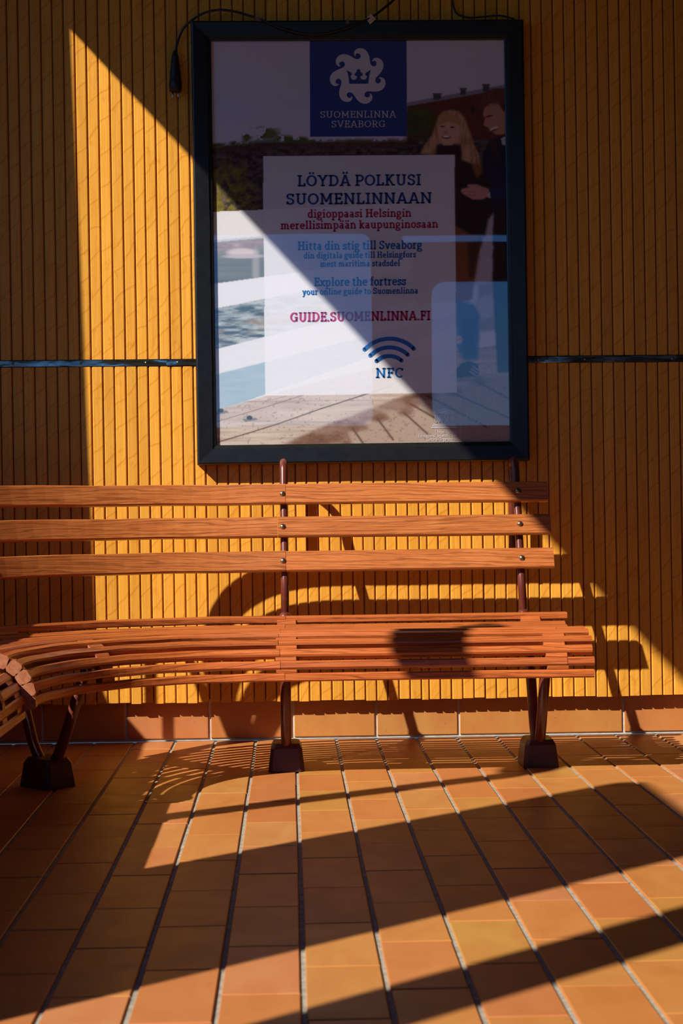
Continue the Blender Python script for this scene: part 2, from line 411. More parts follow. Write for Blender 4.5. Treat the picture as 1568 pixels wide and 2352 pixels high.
# contour of the seat: centre line of the slat tops, from the rolled front to the back
CONT = [(0.000, 0.2695), (0.002, 0.3015), (0.014, 0.333), (0.037, 0.3585), (0.069, 0.3755), (0.106, 0.381), (0.144, 0.376), (0.182, 0.369),
        (0.220, 0.364), (0.258, 0.3615), (0.296, 0.3615), (0.334, 0.363), (0.372, 0.366), (0.410, 0.371), (0.451, 0.396)]
def ctan(i):
    a = CONT[max(i - 1, 0)]; b = CONT[min(i + 1, len(CONT) - 1)]
    v = Vector((b[0] - a[0], b[1] - a[1])); return v.normalized()
def sweep_slat(name, qs, cu, cz, tn, w, t, mat, parent, du=0.0, dz=0.0, wob=0.0):
    """bar of section w (along the contour tangent tn) by t (below the surface), swept over the q values"""
    nrm = Vector((-tn.y, tn.x)); c = min(w, t) * 0.18
    sec = [(-w / 2 + c, 0), (w / 2 - c, 0), (w / 2, -c), (w / 2, -t + c), (w / 2 - c, -t), (-w / 2 + c, -t), (-w / 2, -t + c), (-w / 2, -c)]
    per = [0.0]
    for i in range(len(sec)):
        a = Vector(sec[i]); b = Vector(sec[(i + 1) % len(sec)]); per.append(per[-1] + (b - a).length)
    V = []; UVs = []; s = random.uniform(0, 5); v0 = random.uniform(0, 5); last = None; n = len(sec)
    for j, q in enumerate(qs):
        wz = wob * math.sin(j * 0.9 + s) if wob else 0
        p0 = BP(q, cu + du, cz + dz)
        if last is not None: s += (p0 - last).length
        last = p0
        for i, (a, b) in enumerate(sec):
            V.append(BP(q, cu + du + tn.x * a + nrm.x * b, cz + dz + wz + tn.y * a + nrm.y * b)); UVs.append((s, v0 + per[i]))
    F = []
    for j in range(len(qs) - 1):
        for i in range(n):
            a = j * n + i; b = j * n + (i + 1) % n; F.append((a, b, b + n, a + n))
    m = len(F)
    F.append(tuple(range(n))[::-1]); F.append(tuple((len(qs) - 1) * n + i for i in range(n)))
    return mesh_obj(name, V, F, None, parent, uv=UVs, mats=[mat, MS['end']], fmat=[0] * m + [1, 1])

QR = 0.768 - CX                                     # right-hand end
bendq = [-i * 3.0 for i in range(0, 31)]
for i, (cu, cz) in enumerate(CONT):
    tn = ctan(i); w, t = (0.0212, 0.024) if i < 5 else (0.0245, 0.020)
    if i == 14: tn = Vector((1, 0.06)).normalized()
    xj = (0.105, 0.091, 0.090, 0.089, 0.090, 0.092, 0.104)[i % 7] - 0.0 + random.uniform(-.002, .002)
    gapj = 0.0012
    e = QR + random.uniform(-0.004, 0.004) + (0.012 if i == 14 else 0)
    if i in (1, 5):                                 # short piece let in at the right support
        sj = 0.805 + random.uniform(-.01, .02)
        sweep_slat('seat_slat', [xj + gapj, 0.3, 0.55, sj], cu, cz, tn, w, t, MS['seat'], bench, wob=.0006)
        sweep_slat('seat_slat', [sj + .0014, e], cu, cz, tn, w, t, MS['seat'], bench)
    else:
        sweep_slat('seat_slat', [xj + gapj, 0.3, 0.5, 0.7, e], cu, cz, tn, w, t, MS['seat'], bench, wob=.0006)
    sweep_slat('seat_slat', [xj, 0.045] + bendq, cu, cz, tn, w, t, MS['seat'], bench, wob=.0005)
    sweep_slat('seat_slat', [-90.012, -90.3, -90.7, -91.1, -91.5], cu, cz, tn, w, t, MS['seat'], bench, du=.020, dz=-.024, wob=.0006)

for i, (cu, cz) in enumerate(CONT):
    tn = ctan(i); nr = Vector((-tn.y, tn.x)) * 0.0025
    o = sweep_slat('end_block', [-88.6, -89.4, -90.010], cu + nr.x, cz + nr.y, tn, 0.0295, 0.031, MS['seat'], bench)
# spacer blocks in the gaps over each rib
def spacers(q0, q1, du=0.0, dz=0.0):
    for i in range(len(CONT) - 1):
        a, b = CONT[i], CONT[i + 1]; cu, cz = (a[0] + b[0]) / 2, (a[1] + b[1]) / 2
        tn = Vector((b[0] - a[0], b[1] - a[1])); L = tn.length; tn.normalize()
        w0 = 0.0212 if i < 4 else 0.0245
        nr = Vector((-tn.y, tn.x)) * -0.0022; k = random.uniform(-0.08, 0.08) * (q1 - q0)
        sweep_slat('spacer_block', [q0 + k, (q0 + q1) / 2 + k, q1 + k], cu + nr.x, cz + nr.y, tn, L - w0 + .0012, 0.018, MS['seat'], bench, du, dz)
def rib(q, du=0.0, dz=0.0, wid=0.030):
    """flat painted bar bent under the slats"""
    V = []; F = []
    d = bdir(q); side = Vector((d.y, -d.x, 0)) * wid / 2
    for i, (cu, cz) in enumerate(CONT):
        tn = ctan(i); nr = Vector((-tn.y, tn.x))
        for s, k in ((1, -.0235), (-1, -.0235), (-1, -.031), (1, -.031)):
            V.append(BP(q, cu + du + nr.x * k, cz + dz + nr.y * k) + side * s)
    for i in range(len(CONT) - 1):
        for k in range(4):
            a = i * 4 + k; b = i * 4 + (k + 1) % 4; F.append((a, a + 4, b + 4, b))
    F += [(0, 1, 2, 3), tuple((len(CONT) - 1) * 4 + k for k in (3, 2, 1, 0))]
    mesh_obj('seat_rib', V, F, MS['paint'], bench)
def support(q, bolts=True, rot=0.0):
    T = lambda u, z: BP(q, u, z)
    # U-shaped leg tube through the foot block
    front = fillet([T(.075, .335), T(.196, .095), T(.232, .050), T(.25, .050)], .06)
    rear = fillet([T(.405, .352), T(.308, .095), T(.268, .050), T(.25, .050)], .06)
    for pth in (front, rear):
        V, F = tube(pth, .0142, 14); mesh_obj('leg', V, F, MS['paint'], bench, smooth=True)
    # foot block: chamfered truncated pyramid
    d = bdir(q); s = Vector((d.y, -d.x, 0)); c = T(.25, 0); V = []; F = []
    def ring(hw, hd, ch, z):
        for a, b in ((-hw + ch, -hd), (hw - ch, -hd), (hw, -hd + ch), (hw, hd - ch), (hw - ch, hd), (-hw + ch, hd), (-hw, hd - ch), (-hw, -hd + ch)):
            V.append(c + s * a + d * b + Vector((0, 0, z)))
    ring(.048, .062, .010, 0.0006); ring(.0475, .0615, .010, .006); ring(.041, .054, .009, .060); ring(.034, .047, .009, .073)
    for j in range(3):
        for k in range(8):
            a = j * 8 + k; b = j * 8 + (k + 1) % 8; F.append((a, b, b + 8, a + 8))
    F += [tuple(range(8))[::-1], tuple(range(24, 32))]
    mesh_obj('foot_block', V, F, MS['darkpaint'], bench)
    # back post: leans up, loops over and drops behind
    pth = fillet([T(.482, .372), T(.602, .770)], .01) [:-1]
    pth = [T(.482, .372), T(.520, .500), T(.560, .632), T(.597, .755)]
    loop = fillet([T(.597, .755), T(.622, .838), T(.690, .828), T(.690, .640), T(.690, .556)], .055, 9)
    V, F = tube(pth[:-1] + loop, .0116, 14); post = mesh_obj('back_post', V, F, MS['paint'], bench, smooth=True)
    V, F = tube([T(.4795, .383), T(.480, .390), T(.482, .3985), T(.483, .402)], .02, 14, [.019, .0185, .0155, .012]); mesh_obj('collar', V, F, MS['paint'], post, smooth=True)
    rib(q)
Q_MID, Q_RIGHT, Q_LEFT = -0.015 - CX, 0.662 - CX, -45.5
for q, h in ((Q_MID, .026), (Q_RIGHT + .012, .027)):
    support(q if h == .026 else Q_RIGHT); spacers(q - h, q + h)
support(Q_LEFT); spacers(Q_LEFT - 2.4, Q_LEFT + 2.4)
spacers(-89.6, -86.6); support(-90.25); spacers(-90.09, -90.03, .02, -.024); spacers(-90.27, -90.22, .02, -.024)
support(-91.2)

# backrest slats: three rows
BT = Vector((0.120, 0.398)).normalized()            # lean of the post
for row, (zc, zj) in enumerate(((0.741, 0.1095), (0.6465, 0.0865), (0.5495, 0.1085))):
    uc = 0.482 + (zc - 0.372) * 0.3015 - 0.0215       # front face of the slat, fixed to the front of the post
    off = (0.006, 0.009, 0.012)[row]
    right = sweep_slat('backrest_slat', [zj + .0007, 0.3, 0.5, 0.7, 0.862 + off], uc - .0105, zc, BT, 0.0595, 0.019, MS['back'], bench, wob=.0005)
    left = sweep_slat('backrest_slat', [zj - .0003, 0.05] + bendq + [-90.4, -90.8, -91.3], uc - .0105, zc, BT, 0.0595, 0.019, MS['back'], bench, wob=.0006)
    for q, par in ((Q_MID - .004, right if row == 1 else left), (Q_RIGHT, right), (Q_LEFT, left), (-90.25, left)):
        # dome head of a carriage bolt
        d = bdir(q); nr = Vector((-BT.y, BT.x)); p = BP(q, uc - .0105 + nr.x * -.0195, zc + nr.y * -.0195)
        p = BP(q, uc - .0105, zc) ; n3 = d * (-BT.y) + Vector((0, 0, BT.x)); 
        V, F = tube([p + n3 * k for k in (-.002, .0005, .003, .005, .0058)], .008, 14, [.0088, .0086, .0070, .0042, .001])
        mesh_obj('bolt', V, F, MS['bolt'], par, smooth=True)

# ------------------------------------------------------------------ framed poster
FX0, FX1, FZ0, FZ1, FD = -0.2710, 0.7200, 0.8320, 2.1505, 0.047
poster = empty('framed_poster', ((FX0 + FX1) / 2, 0.0, FZ0)); poster.rotation_euler = (0, -0.0030, 0)
tag(poster, 'large black-framed glazed tourist poster hung on the slatted wall above the bench', 'poster')
FW = FX1 - FX0; FH = FZ1 - FZ0
# profile across a rail: distance from the outer edge, height off the wall
PROF = [(0.0, 0.0), (0.0, FD - .006), (0.0025, FD - .002), (0.006, FD), (0.046, FD - .0035), (0.048, FD - .007), (0.0560, FD - .009), (0.0580, FD - .0105), (0.0580, 0.026), (0.050, 0.026), (0.050, 0.0)]
def rail(corner_a, corner_b, inward):
    a, b = Vector(corner_a), Vector(corner_b); along = (b - a).normalized(); inn = Vector(inward); V = []; F = []
    for base, sgn in ((a, 1), (b, -1)):
        for w, h in PROF: V.append(base + inn * w + along * w * sgn + Vector((0, -h - 0.0005, 0)))
    n = len(PROF)
    for i in range(n): F.append((i, (i + 1) % n, (i + 1) % n + n, i + n))
    F += [tuple(range(n))[::-1], tuple(range(n, 2 * n))]
    o = mesh_obj('frame_rail', V, F, MS['frame'], poster); bm = bmesh.new(); bm.from_mesh(o.data)
    bmesh.ops.recalc_face_normals(bm, faces=bm.faces); bm.to_mesh(o.data); bm.free()
h = FW / 2
rail((-h, 0, 0), (h, 0, 0), (0, 0, 1)); rail((h, 0, FH), (-h, 0, FH), (0, 0, -1))
rail((-h, 0, FH), (-h, 0, 0), (1, 0, 0)); rail((h, 0, 0), (h, 0, FH), (-1, 0, 0))
# glass pane: clear with a surface reflection
gm = Mat('picture_glass'); gm.nt.nodes.remove(gm.b)
tr = gm.n('ShaderNodeBsdfTransparent'); gl = gm.n('ShaderNodeBsdfGlossy'); gl.inputs['Roughness'].default_value = 0.012
mx = gm.n('ShaderNodeMixShader'); geo = gm.n('ShaderNodeNewGeometry'); dt = gm.n('ShaderNodeVectorMath', operation='DOT_PRODUCT')
gm.l(geo.outputs['Incoming'], dt.inputs[0]); gm.l(geo.outputs['Normal'], dt.inputs[1]); cosv = gm.math('ABSOLUTE', dt.outputs['Value'])
# Schlick reflectance of a pane (two faces), the same seen from either side
k2 = gm.math('ADD', gm.math('MULTIPLY', gm.math('POWER', gm.math('SUBTRACT', 1.0, cosv), 5.0), 0.82), 0.16)
nz = gm.noise(gm.coords('Object', (1, 1, 1), False), 3.0, 1); bmp = gm.n('ShaderNodeBump'); bmp.inputs['Strength'].default_value = 0.05; bmp.inputs['Distance'].default_value = 0.004
gm.l(nz, bmp.inputs['Height']); gm.l(bmp.outputs[0], gl.inputs['Normal'])
gm.l(k2, mx.inputs[0]); gm.l(tr.outputs[0], mx.inputs[1]); gm.l(gl.outputs[0], mx.inputs[2]); gm.l(mx.outputs[0], gm.out.inputs[0])
gw = h - 0.0575
mesh_obj('glass_pane', [(-gw, -.0335, .0575), (gw, -.0335, .0575), (gw, -.0335, FH - .0575), (-gw, -.0335, FH - .0575)], [(0, 1, 2, 3)], gm.m, poster)

# --- the printed picture: painted in code into vertex colours of a fine grid. Print units run 0..676 across and 0..930 down.
PU, PV = 676.0, 930.0
SW = 2 * (h - .0578); SH = FH - 2 * .0578
NU, NV = 452, 621
gu, gv = np.meshgrid(np.linspace(0, PU, NU), np.linspace(0, PV, NV))
GX, GY = gu + 484.0 + 0.0161 * gv, gv + 90.0         # measured print coordinates
IMG = np.zeros((NV, NU, 3), np.float32)
STEP = PU / (NU - 1)
def blur(a, s):
    s = s / STEP
    if s < 0.3: return a
    r = int(max(1, math.ceil(2.2 * s))); k = np.exp(-0.5 * (np.arange(-r, r + 1) / s) ** 2); k /= k.sum()
    for ax in (0, 1):
        pad = [(0, 0)] * a.ndim; pad[ax] = (r, r); b = np.pad(a, pad, mode='edge'); out = np.zeros_like(a)
        for i, w in enumerate(k): out += w * (b[i:i + a.shape[0]] if ax == 0 else b[:, i:i + a.shape[1]])
        a = out
    return a
def vnoise(sx, sy, oct=3, seed=0):
    g = np.random.default_rng(seed); out = np.zeros((NV, NU)); amp = 1.0; tot = 0
    for o in range(oct):
        nx, ny = int(PU / sx) + 3, int(PV / sy) + 3; t = g.random((ny, nx))
        x = gu / sx; y = gv / sy; i = x.astype(int); j = y.astype(int); fx = x - i; fy = y - j
        fx = fx * fx * (3 - 2 * fx); fy = fy * fy * (3 - 2 * fy)
        out += amp * ((t[j, i] * (1 - fx) + t[j, i + 1] * fx) * (1 - fy) + (t[j + 1, i] * (1 - fx) + t[j + 1, i + 1] * fx) * fy)
        tot += amp; amp *= .55; sx /= 2; sy /= 2
    return out / tot
def colr(c): return np.array(lin(*c)[:3], np.float32)
def put(mask, c):
    global IMG
    col = colr(c) if isinstance(c, tuple) else c
    IMG = IMG * (1 - mask[..., None]) + col * mask[..., None]
def pmask(pts, soft=1.2):
    ins = np.zeros(GX.shape, bool); n = len(pts)
    for i in range(n):
        x0, y0 = pts[i]; x1, y1 = pts[(i + 1) % n]
        if y0 == y1: continue
        c = ((y0 > GY) != (y1 > GY)) & (GX < (x1 - x0) * (GY - y0) / (y1 - y0) + x0); ins ^= c
    return blur(ins.astype(np.float32), soft)
def emask(cx, cy, rx, ry, soft=0.25, ang=0):
    a = math.radians(ang); dx = GX - cx; dy = GY - cy; x = dx * math.cos(a) + dy * math.sin(a); y = -dx * math.sin(a) + dy * math.cos(a)
    d = np.sqrt((x / rx) ** 2 + (y / ry) ** 2); return np.clip((1 - d) / soft + 0.5, 0, 1).astype(np.float32)
def poly(pts, c, soft=1.2, a=1.0): put(pmask(pts, soft) * a, c)
def ell(cx, cy, rx, ry, c, soft=0.3, ang=0, a=1.0): put(emask(cx, cy, rx, ry, soft, ang) * a, c)
def two(c0, c1, f): return colr(c0) * (1 - f[..., None]) + colr(c1) * f[..., None]
# sky
f = np.clip((GY - 90) / 230, 0, 1) + 0.35 * (vnoise(240, 70, 3, 1) - .5)
IMG = two((236, 228, 238), (212, 222, 236), np.clip(f, 0, 1)).astype(np.float32)
put(np.clip((GY - 235) / 80, 0, 1).astype(np.float32) * .6, (236, 222, 234))
# stone rampart and grass on top
top = 330 - 9 * np.clip((GX - 490) / 130, 0, 1) + 4 * (vnoise(30, 500, 3, 2) - .5)
rampart = blur((GY > top).astype(np.float32), 2)
f = vnoise(12, 7, 3, 3); f = np.clip((f - .35) * 2.2, 0, 1)
put(rampart, two((42, 30, 32), (116, 92, 92), f))
put(rampart * np.clip(1 - np.abs(GY - top - 9) / 11, 0, 1).astype(np.float32) * .75, (92, 50, 36))
ft2 = vnoise(16, 14, 3, 5)
for cx, cy, rx, ry in ((610, 303, 34, 15), (566, 312, 10, 10), (655, 316, 26, 9), (690, 318, 24, 8), (500, 330, 16, 6), (545, 325, 20, 6)):
    put(emask(cx, cy, rx, ry, .8) * (ft2 > .42), two((40, 52, 14), (112, 128, 44), ft2))
put(np.clip(1 - np.abs(GY - top + 1) / 7, 0, 1).astype(np.float32) * (vnoise(9, 9, 2, 6) > .4) * .8, (74, 78, 30))
for cx, cy, rx, ry in ((505, 440, 34, 55), (530, 395, 30, 34), (515, 470, 60, 26), (560, 430, 26, 46)):
    put(emask(cx, cy, rx, ry, 1.0) * np.clip((vnoise(14, 12, 3, 8) - .34) * 4, 0, 1).astype(np.float32), two((52, 44, 12), (168, 150, 42), vnoise(10, 10, 3, 9)))
poly([(604, 392), (660, 380), (660, 400), (604, 402)], (60, 86, 36), 4)
# brick building behind the couple
poly([(936, 240), (1162, 200), (1200, 195), (1200, 345), (936, 345)], (122, 58, 40), 1.5)
put(pmask([(936, 240), (1200, 195), (1200, 345), (936, 345)], 2) * (vnoise(24, 16, 3, 12) * .75).astype(np.float32), (74, 30, 24))
poly([(936, 233), (1010, 220), (1200, 186), (1200, 197), (1010, 229), (936, 241)], (150, 152, 168), 1.2)
for x0, x1, y0, y1 in ((997, 1015, 212, 226), (1059, 1072, 201, 216), (1112, 1126, 192, 207)):
    poly([(x0, y0), (x1, y0), (x1, y1), (x0, y1 + 2)], (70, 76, 84), 1.0); poly([(x0 - 2, y0), (x1 + 2, y0), (x1 + 2, y0 + 4), (x0 - 2, y0 + 4)], (88, 98, 108), .8)
poly([(1082, 242), (1092, 240), (1093, 258), (1083, 259)], (40, 26, 26), 1.5)
put(emask(962, 278, 36, 32, .7) * .98, two((30, 46, 12), (86, 112, 34), ft2)); ell(945, 285, 24, 26, (52, 74, 22), .8)
poly([(936, 306), (1160, 322), (1180, 350), (936, 345)], (64, 52, 44), 5)
put(pmask([(936, 318), (1180, 322), (1180, 420), (936, 420)], 3) * .9, two((40, 32, 34), (118, 104, 106), np.clip((vnoise(13, 9, 3, 14) - .35) * 2.4, 0, 1)))
poly([(1096, 360), (1120, 362), (1120, 390), (1096, 388)], (64, 100, 38), 4)
# white boarded fence, shore and water
sea = (GY > 482 - .034 * (GX - 490)).astype(np.float32)
put(sea, (238, 238, 240))
def band(yl0, yr0, yl1, yr1, painter, xl=484.0, xr=1180.0):
    e0 = yl0 + (yr0 - yl0) * (GX - 490) / 116; e1 = yl1 + (yr1 - yl1) * (GX - 490) / 116
    m = blur(((GY > e0) & (GY < e1) & (GX > xl) & (GX < xr)).astype(np.float32), .9); painter(m, (GY - e0) / np.maximum(e1 - e0, 1))
def shore(m, t):
    put(m, two((126, 136, 128), (92, 104, 98), np.clip(t, 0, 1))); s = vnoise(26, 10, 3, 21)
    put(m * np.clip(1 - np.abs(t - .12) * 5, 0, 1).astype(np.float32), two((118, 100, 104), (214, 182, 180), s))
    put(m * emask(556, 576, 34, 9, .5), (232, 214, 212)); put(m * emask(560, 585, 46, 5, .6), (206, 194, 198))
    put(m * (vnoise(200, 6, 2, 22) * .35).astype(np.float32), (168, 176, 170)); put(m * emask(588, 612, 8, 40, .9) * .5, (196, 192, 190))
def water(m, t):
    s = np.clip((vnoise(34, 7, 4, 23) - .32) * 2.6, 0, 1); put(m, two((78, 96, 98), (190, 200, 200), s))
    put(m * np.clip(1 - np.abs(t - .62) * 4.2, 0, 1).astype(np.float32) * np.clip((vnoise(30, 12, 3, 24) - .42) * 4, 0, 1).astype(np.float32), (150, 118, 58))
def pale(m, t): put(m, two((166, 190, 206), (186, 206, 218), vnoise(50, 6, 3, 25)))
band(552, 543, 648, 633, shore); band(706, 684, 800, 772, water); band(858, 830, 945, 905, pale)
for y0, y1 in ((514, 505),):
    poly([(488, 552), (606, 543), (1180, 512), (1180, 508), (606, 539), (488, 548)], (205, 205, 212), 1.5)
# deck boards
dk = [(484, 942), (610, 908), (760, 868), (1000, 815), (1200, 790), (1200, 1040), (484, 1040)]
md = pmask(dk, 1.0); g = vnoise(90, 8, 4, 31)
sh = GY + .30 * (GX - 484)
put(md, two((196, 176, 162), (232, 216, 202), g))
put(md * np.clip((vnoise(160, 5, 3, 32) - .5) * 3.2, 0, 1).astype(np.float32) * .5, (150, 118, 100))
def crack(pts, wd, c, a=.9):
    for i in range(len(pts) - 1):
        (x0, y0), (x1, y1) = pts[i], pts[i + 1]; dx, dy = x1 - x0, y1 - y0; L = math.hypot(dx, dy) or 1
        t = np.clip(((GX - x0) * dx + (GY - y0) * dy) / L / L, 0, 1); d = np.hypot(GX - x0 - t * dx, GY - y0 - t * dy)
        put((np.clip(1.2 - d / wd, 0, 1) * a).astype(np.float32), c)
crack([(496, 1014), (560, 996), (640, 972), (740, 938), (830, 910), (900, 888)], 2.0, (96, 66, 50)); crack([(490, 968), (560, 948), (620, 930), (700, 906)], 1.4, (132, 98, 78), .7)
crack([(610, 920), (660, 908)], 1.0, (150, 116, 96), .6)
poly([(640, 1022), (720, 990), (840, 945), (930, 910), (1010, 900), (1200, 860), (1200, 1040), (640, 1040)], (188, 164, 148), 3)
put(pmask([(650, 1022), (730, 984), (850, 940), (940, 908), (985, 905), (940, 925), (960, 935), (890, 950), (900, 965), (840, 968), (850, 990), (800, 990), (812, 1022)], 3) * np.clip(.35 + 1.3 * (vnoise(46, 16, 4, 35) - .28), .15, .95).astype(np.float32), two((104, 64, 48), (150, 106, 84), vnoise(20, 10, 3, 36)))
for x0, y0, x1, y1 in ((812, 985, 836, 1020), (868, 962, 905, 1012), (930, 950, 985, 1000), (945, 930, 1040, 985), (985, 912, 1120, 985), (1040, 905, 1180, 968), (1100, 880, 1190, 930)):
    crack([(x0, y0), (x1, y1)], 3.2, (88, 52, 38), .85); put(emask(x0 + 4, y0 - 2, 17, 10, .9) * .7, (122, 80, 60))
put(md * (vnoise(6, 5, 2, 33) > .74) * .35, (112, 84, 70))
for bx, by in ((574, 962), (508, 945)):
    poly([(bx - 17, by - 2), (bx + 14, by - 5), (bx + 19, by), (bx - 10, by + 5)], (132, 128, 128), .8); ell(bx, by - 5, 7, 5, (60, 62, 66), .3)
# white fence rails on the right, behind the legs
poly([(1120, 470), (1140, 470), (1130, 640), (1100, 640)], (206, 196, 202), 2); poly([(1090, 595), (1180, 590), (1180, 650), (1090, 655)], (214, 202, 208), 2)
poly([(1100, 655), (1140, 650), (1150, 760), (1105, 765)], (170, 158, 154), 3); poly([(1095, 690), (1180, 660), (1180, 720), (1095, 740)], (206, 198, 206), 2)
# man, right: navy jacket and dark trousers
poly([(1113, 350), (1128, 322), (1150, 312), (1200, 300), (1200, 480), (1140, 486), (1126, 505), (1098, 470), (1104, 395)], (20, 28, 58), 2)
poly([(1136, 480), (1200, 470), (1200, 860), (1146, 860), (1134, 640)], (30, 24, 30), 2)
poly([(1128, 322), (1140, 318), (1148, 360), (1138, 372)], (70, 34, 34), 2, .8); poly([(1154, 318), (1166, 312), (1170, 335), (1157, 332)], (210, 208, 220), 1)
poly([(1106, 248), (1122, 238), (1150, 232), (1180, 240), (1180, 306), (1142, 309), (1132, 299), (1122, 291), (1113, 286), (1117, 272)], (214, 150, 122), 1.2)
ell(1126, 266, 9, 3, (120, 70, 58), .6, -14); ell(1137, 295, 10, 3.5, (246, 226, 214), .5, -24); ell(1136, 299, 10, 2.2, (150, 74, 66), .5, -22)
poly([(1100, 254), (1100, 232), (1112, 212), (1136, 201), (1170, 203), (1200, 215), (1200, 252), (1160, 256), (1148, 238), (1130, 236), (1116, 246), (1110, 262)], (86, 46, 32), 1.5)
put(pmask([(1100, 254), (1112, 212), (1136, 201), (1200, 210), (1200, 250), (1148, 238), (1116, 246)], 1.5) * (vnoise(5, 16, 2, 41) * .8).astype(np.float32), (134, 82, 58))
# woman: brown coat, dark scarf, fair hair
poly([(985, 352), (1010, 335), (1070, 340), (1105, 368), (1110, 400), (1120, 470), (1110, 540), (1095, 640), (1080, 690), (960, 700), (930, 480)], (176, 124, 78), 3)
poly([(1046, 345), (1088, 352), (1100, 380), (1128, 420), (1132, 470), (1118, 545), (1078, 540), (1046, 520)], (34, 26, 24), 2.5)
poly([(1084, 372), (1102, 376), (1108, 396), (1098, 410)], (150, 92, 46), 2)
poly([(1046, 520), (1080, 540), (1112, 548), (1096, 600), (1088, 690), (1046, 700)], (146, 84, 44), 3); poly([(1075, 560), (1110, 548), (1092, 640), (1080, 640)], (84, 44, 26), 3)
hair = [(1008, 268), (1018, 256), (1036, 251), (1056, 255), (1070, 272), (1080, 300), (1090, 330), (1103, 358), (1102, 376), (1084, 374), (1064, 366), (1060, 330), (1050, 345), (1006, 330), (994, 352), (966, 352), (978, 332), (994, 310), (1002, 290)]
poly(hair, (222, 172, 126), 2); hs_ = vnoise(4, 26, 3, 43); put(pmask(hair, 1.5) * np.clip((hs_ - .42) * 2.4, 0, 1).astype(np.float32), (156, 102, 66))
poly([(1008, 330), (1060, 330), (1064, 356), (1000, 356)], (34, 24, 26), 2.5)
poly([(1009, 278), (1030, 269), (1058, 276), (1060, 300), (1054, 322), (1040, 332), (1020, 332), (1010, 318), (1006, 298)], (236, 176, 148), 1.5)
poly([(1008, 284), (1014, 266), (1034, 259), (1060, 272), (1061, 290), (1046, 281), (1030, 277), (1014, 284)], (206, 148, 100), 1.4)
ell(1018, 289, 5.5, 2.2, (86, 54, 46), .7); ell(1041, 291, 5.5, 2.2, (86, 54, 46), .7); ell(1026, 303, 4.5, 3, (196, 128, 108), .9)
ell(1027, 313.5, 10.5, 4.4, (152, 72, 66), .5); ell(1027, 312, 8, 2.2, (250, 236, 228), .5)
# his hand, held out
poly([(1062, 437), (1064, 433), (1082, 431), (1076, 428), (1077, 424), (1098, 424), (1112, 430), (1125, 434), (1128, 450), (1110, 459), (1088, 458), (1070, 448), (1061, 441)], (226, 156, 140), 1.2)
crack([(1064, 441), (1092, 441)], 1.2, (150, 84, 76), .7); crack([(1074, 449), (1096, 449)], 1.1, (150, 84, 76), .6); poly([(1122, 446), (1128, 440), (1130, 455), (1125, 456)], (220, 220, 230), 1)
poly([(1128, 432), (1170, 430), (1170, 452), (1130, 454)], (24, 42, 92), 2)
# blue jeans and striped black shoe
poly([(1050, 690), (1092, 700), (1106, 728), (1102, 828), (1070, 832), (1050, 800)], (70, 118, 170), 3); poly([(1066, 735), (1096, 735), (1096, 826), (1068, 826)], (44, 86, 140), 4)
ell(1056, 783, 9, 10, (232, 210, 216), .5); crack([(1050, 785), (1062, 780)], 1.4, (206, 60, 90), .8)
poly([(1040, 862), (1062, 838), (1080, 832), (1102, 840), (1104, 862), (1090, 874), (1056, 878), (1038, 874)], (24, 26, 34), 1.2); poly([(1040, 872), (1090, 868), (1100, 872), (1070, 880), (1042, 880)], (170, 140, 120), 1)
for a, b in (((1082, 856), (1096, 866)), ((1086, 850), (1100, 860)), ((1090, 845), (1103, 854))): crack([a, b], 1.7, (224, 214, 222), .95)
# translucent white text panel, picture shows faintly through
pm = pmask([(604, 355), (1046, 355), (1052, 905), (610, 907)], .5)
put(pm * .845, (247, 246, 250))
IMG = np.clip(IMG * (0.97 + 0.06 * rng.random((NV, NU, 1))), 0, 1).astype(np.float32)

VV = np.zeros((NV * NU, 3), np.float32)
VV[:, 0] = ((gu / PU - .5) * SW).ravel(); VV[:, 1] = -0.0290; VV[:, 2] = (.0578 + (1 - gv / PV) * SH).ravel()
idx = np.arange(NV * NU).reshape(NV, NU)
Q = np.stack([idx[1:, :-1], idx[1:, 1:], idx[:-1, 1:], idx[:-1, :-1]], -1).reshape(-1, 4)
me = bpy.data.meshes.new('poster_sheet'); me.vertices.add(len(VV)); me.vertices.foreach_set('co', VV.ravel())
me.loops.add(Q.size); me.loops.foreach_set('vertex_index', Q.ravel().astype(np.int32))
me.polygons.add(len(Q)); me.polygons.foreach_set('loop_start', np.arange(0, Q.size, 4, dtype=np.int32))
ca = me.color_attributes.new('print', 'FLOAT_COLOR', 'POINT')
ca.data.foreach_set('color', np.concatenate([IMG.reshape(-1, 3), np.ones((NV * NU, 1), np.float32)], 1).ravel())
pmat = Mat('printed_paper'); at = pmat.n('ShaderNodeAttribute', attribute_name='print'); pmat.base(at.outputs['Color']); pmat.set(Roughness=.6)
me.materials.append(pmat.m); me.update(); me.validate()
sheet = bpy.data.objects.new('poster_sheet', me); COL.objects.link(sheet); sheet.parent = poster
sheet['label'] = 'printed poster of a couple by a white fence at the water'

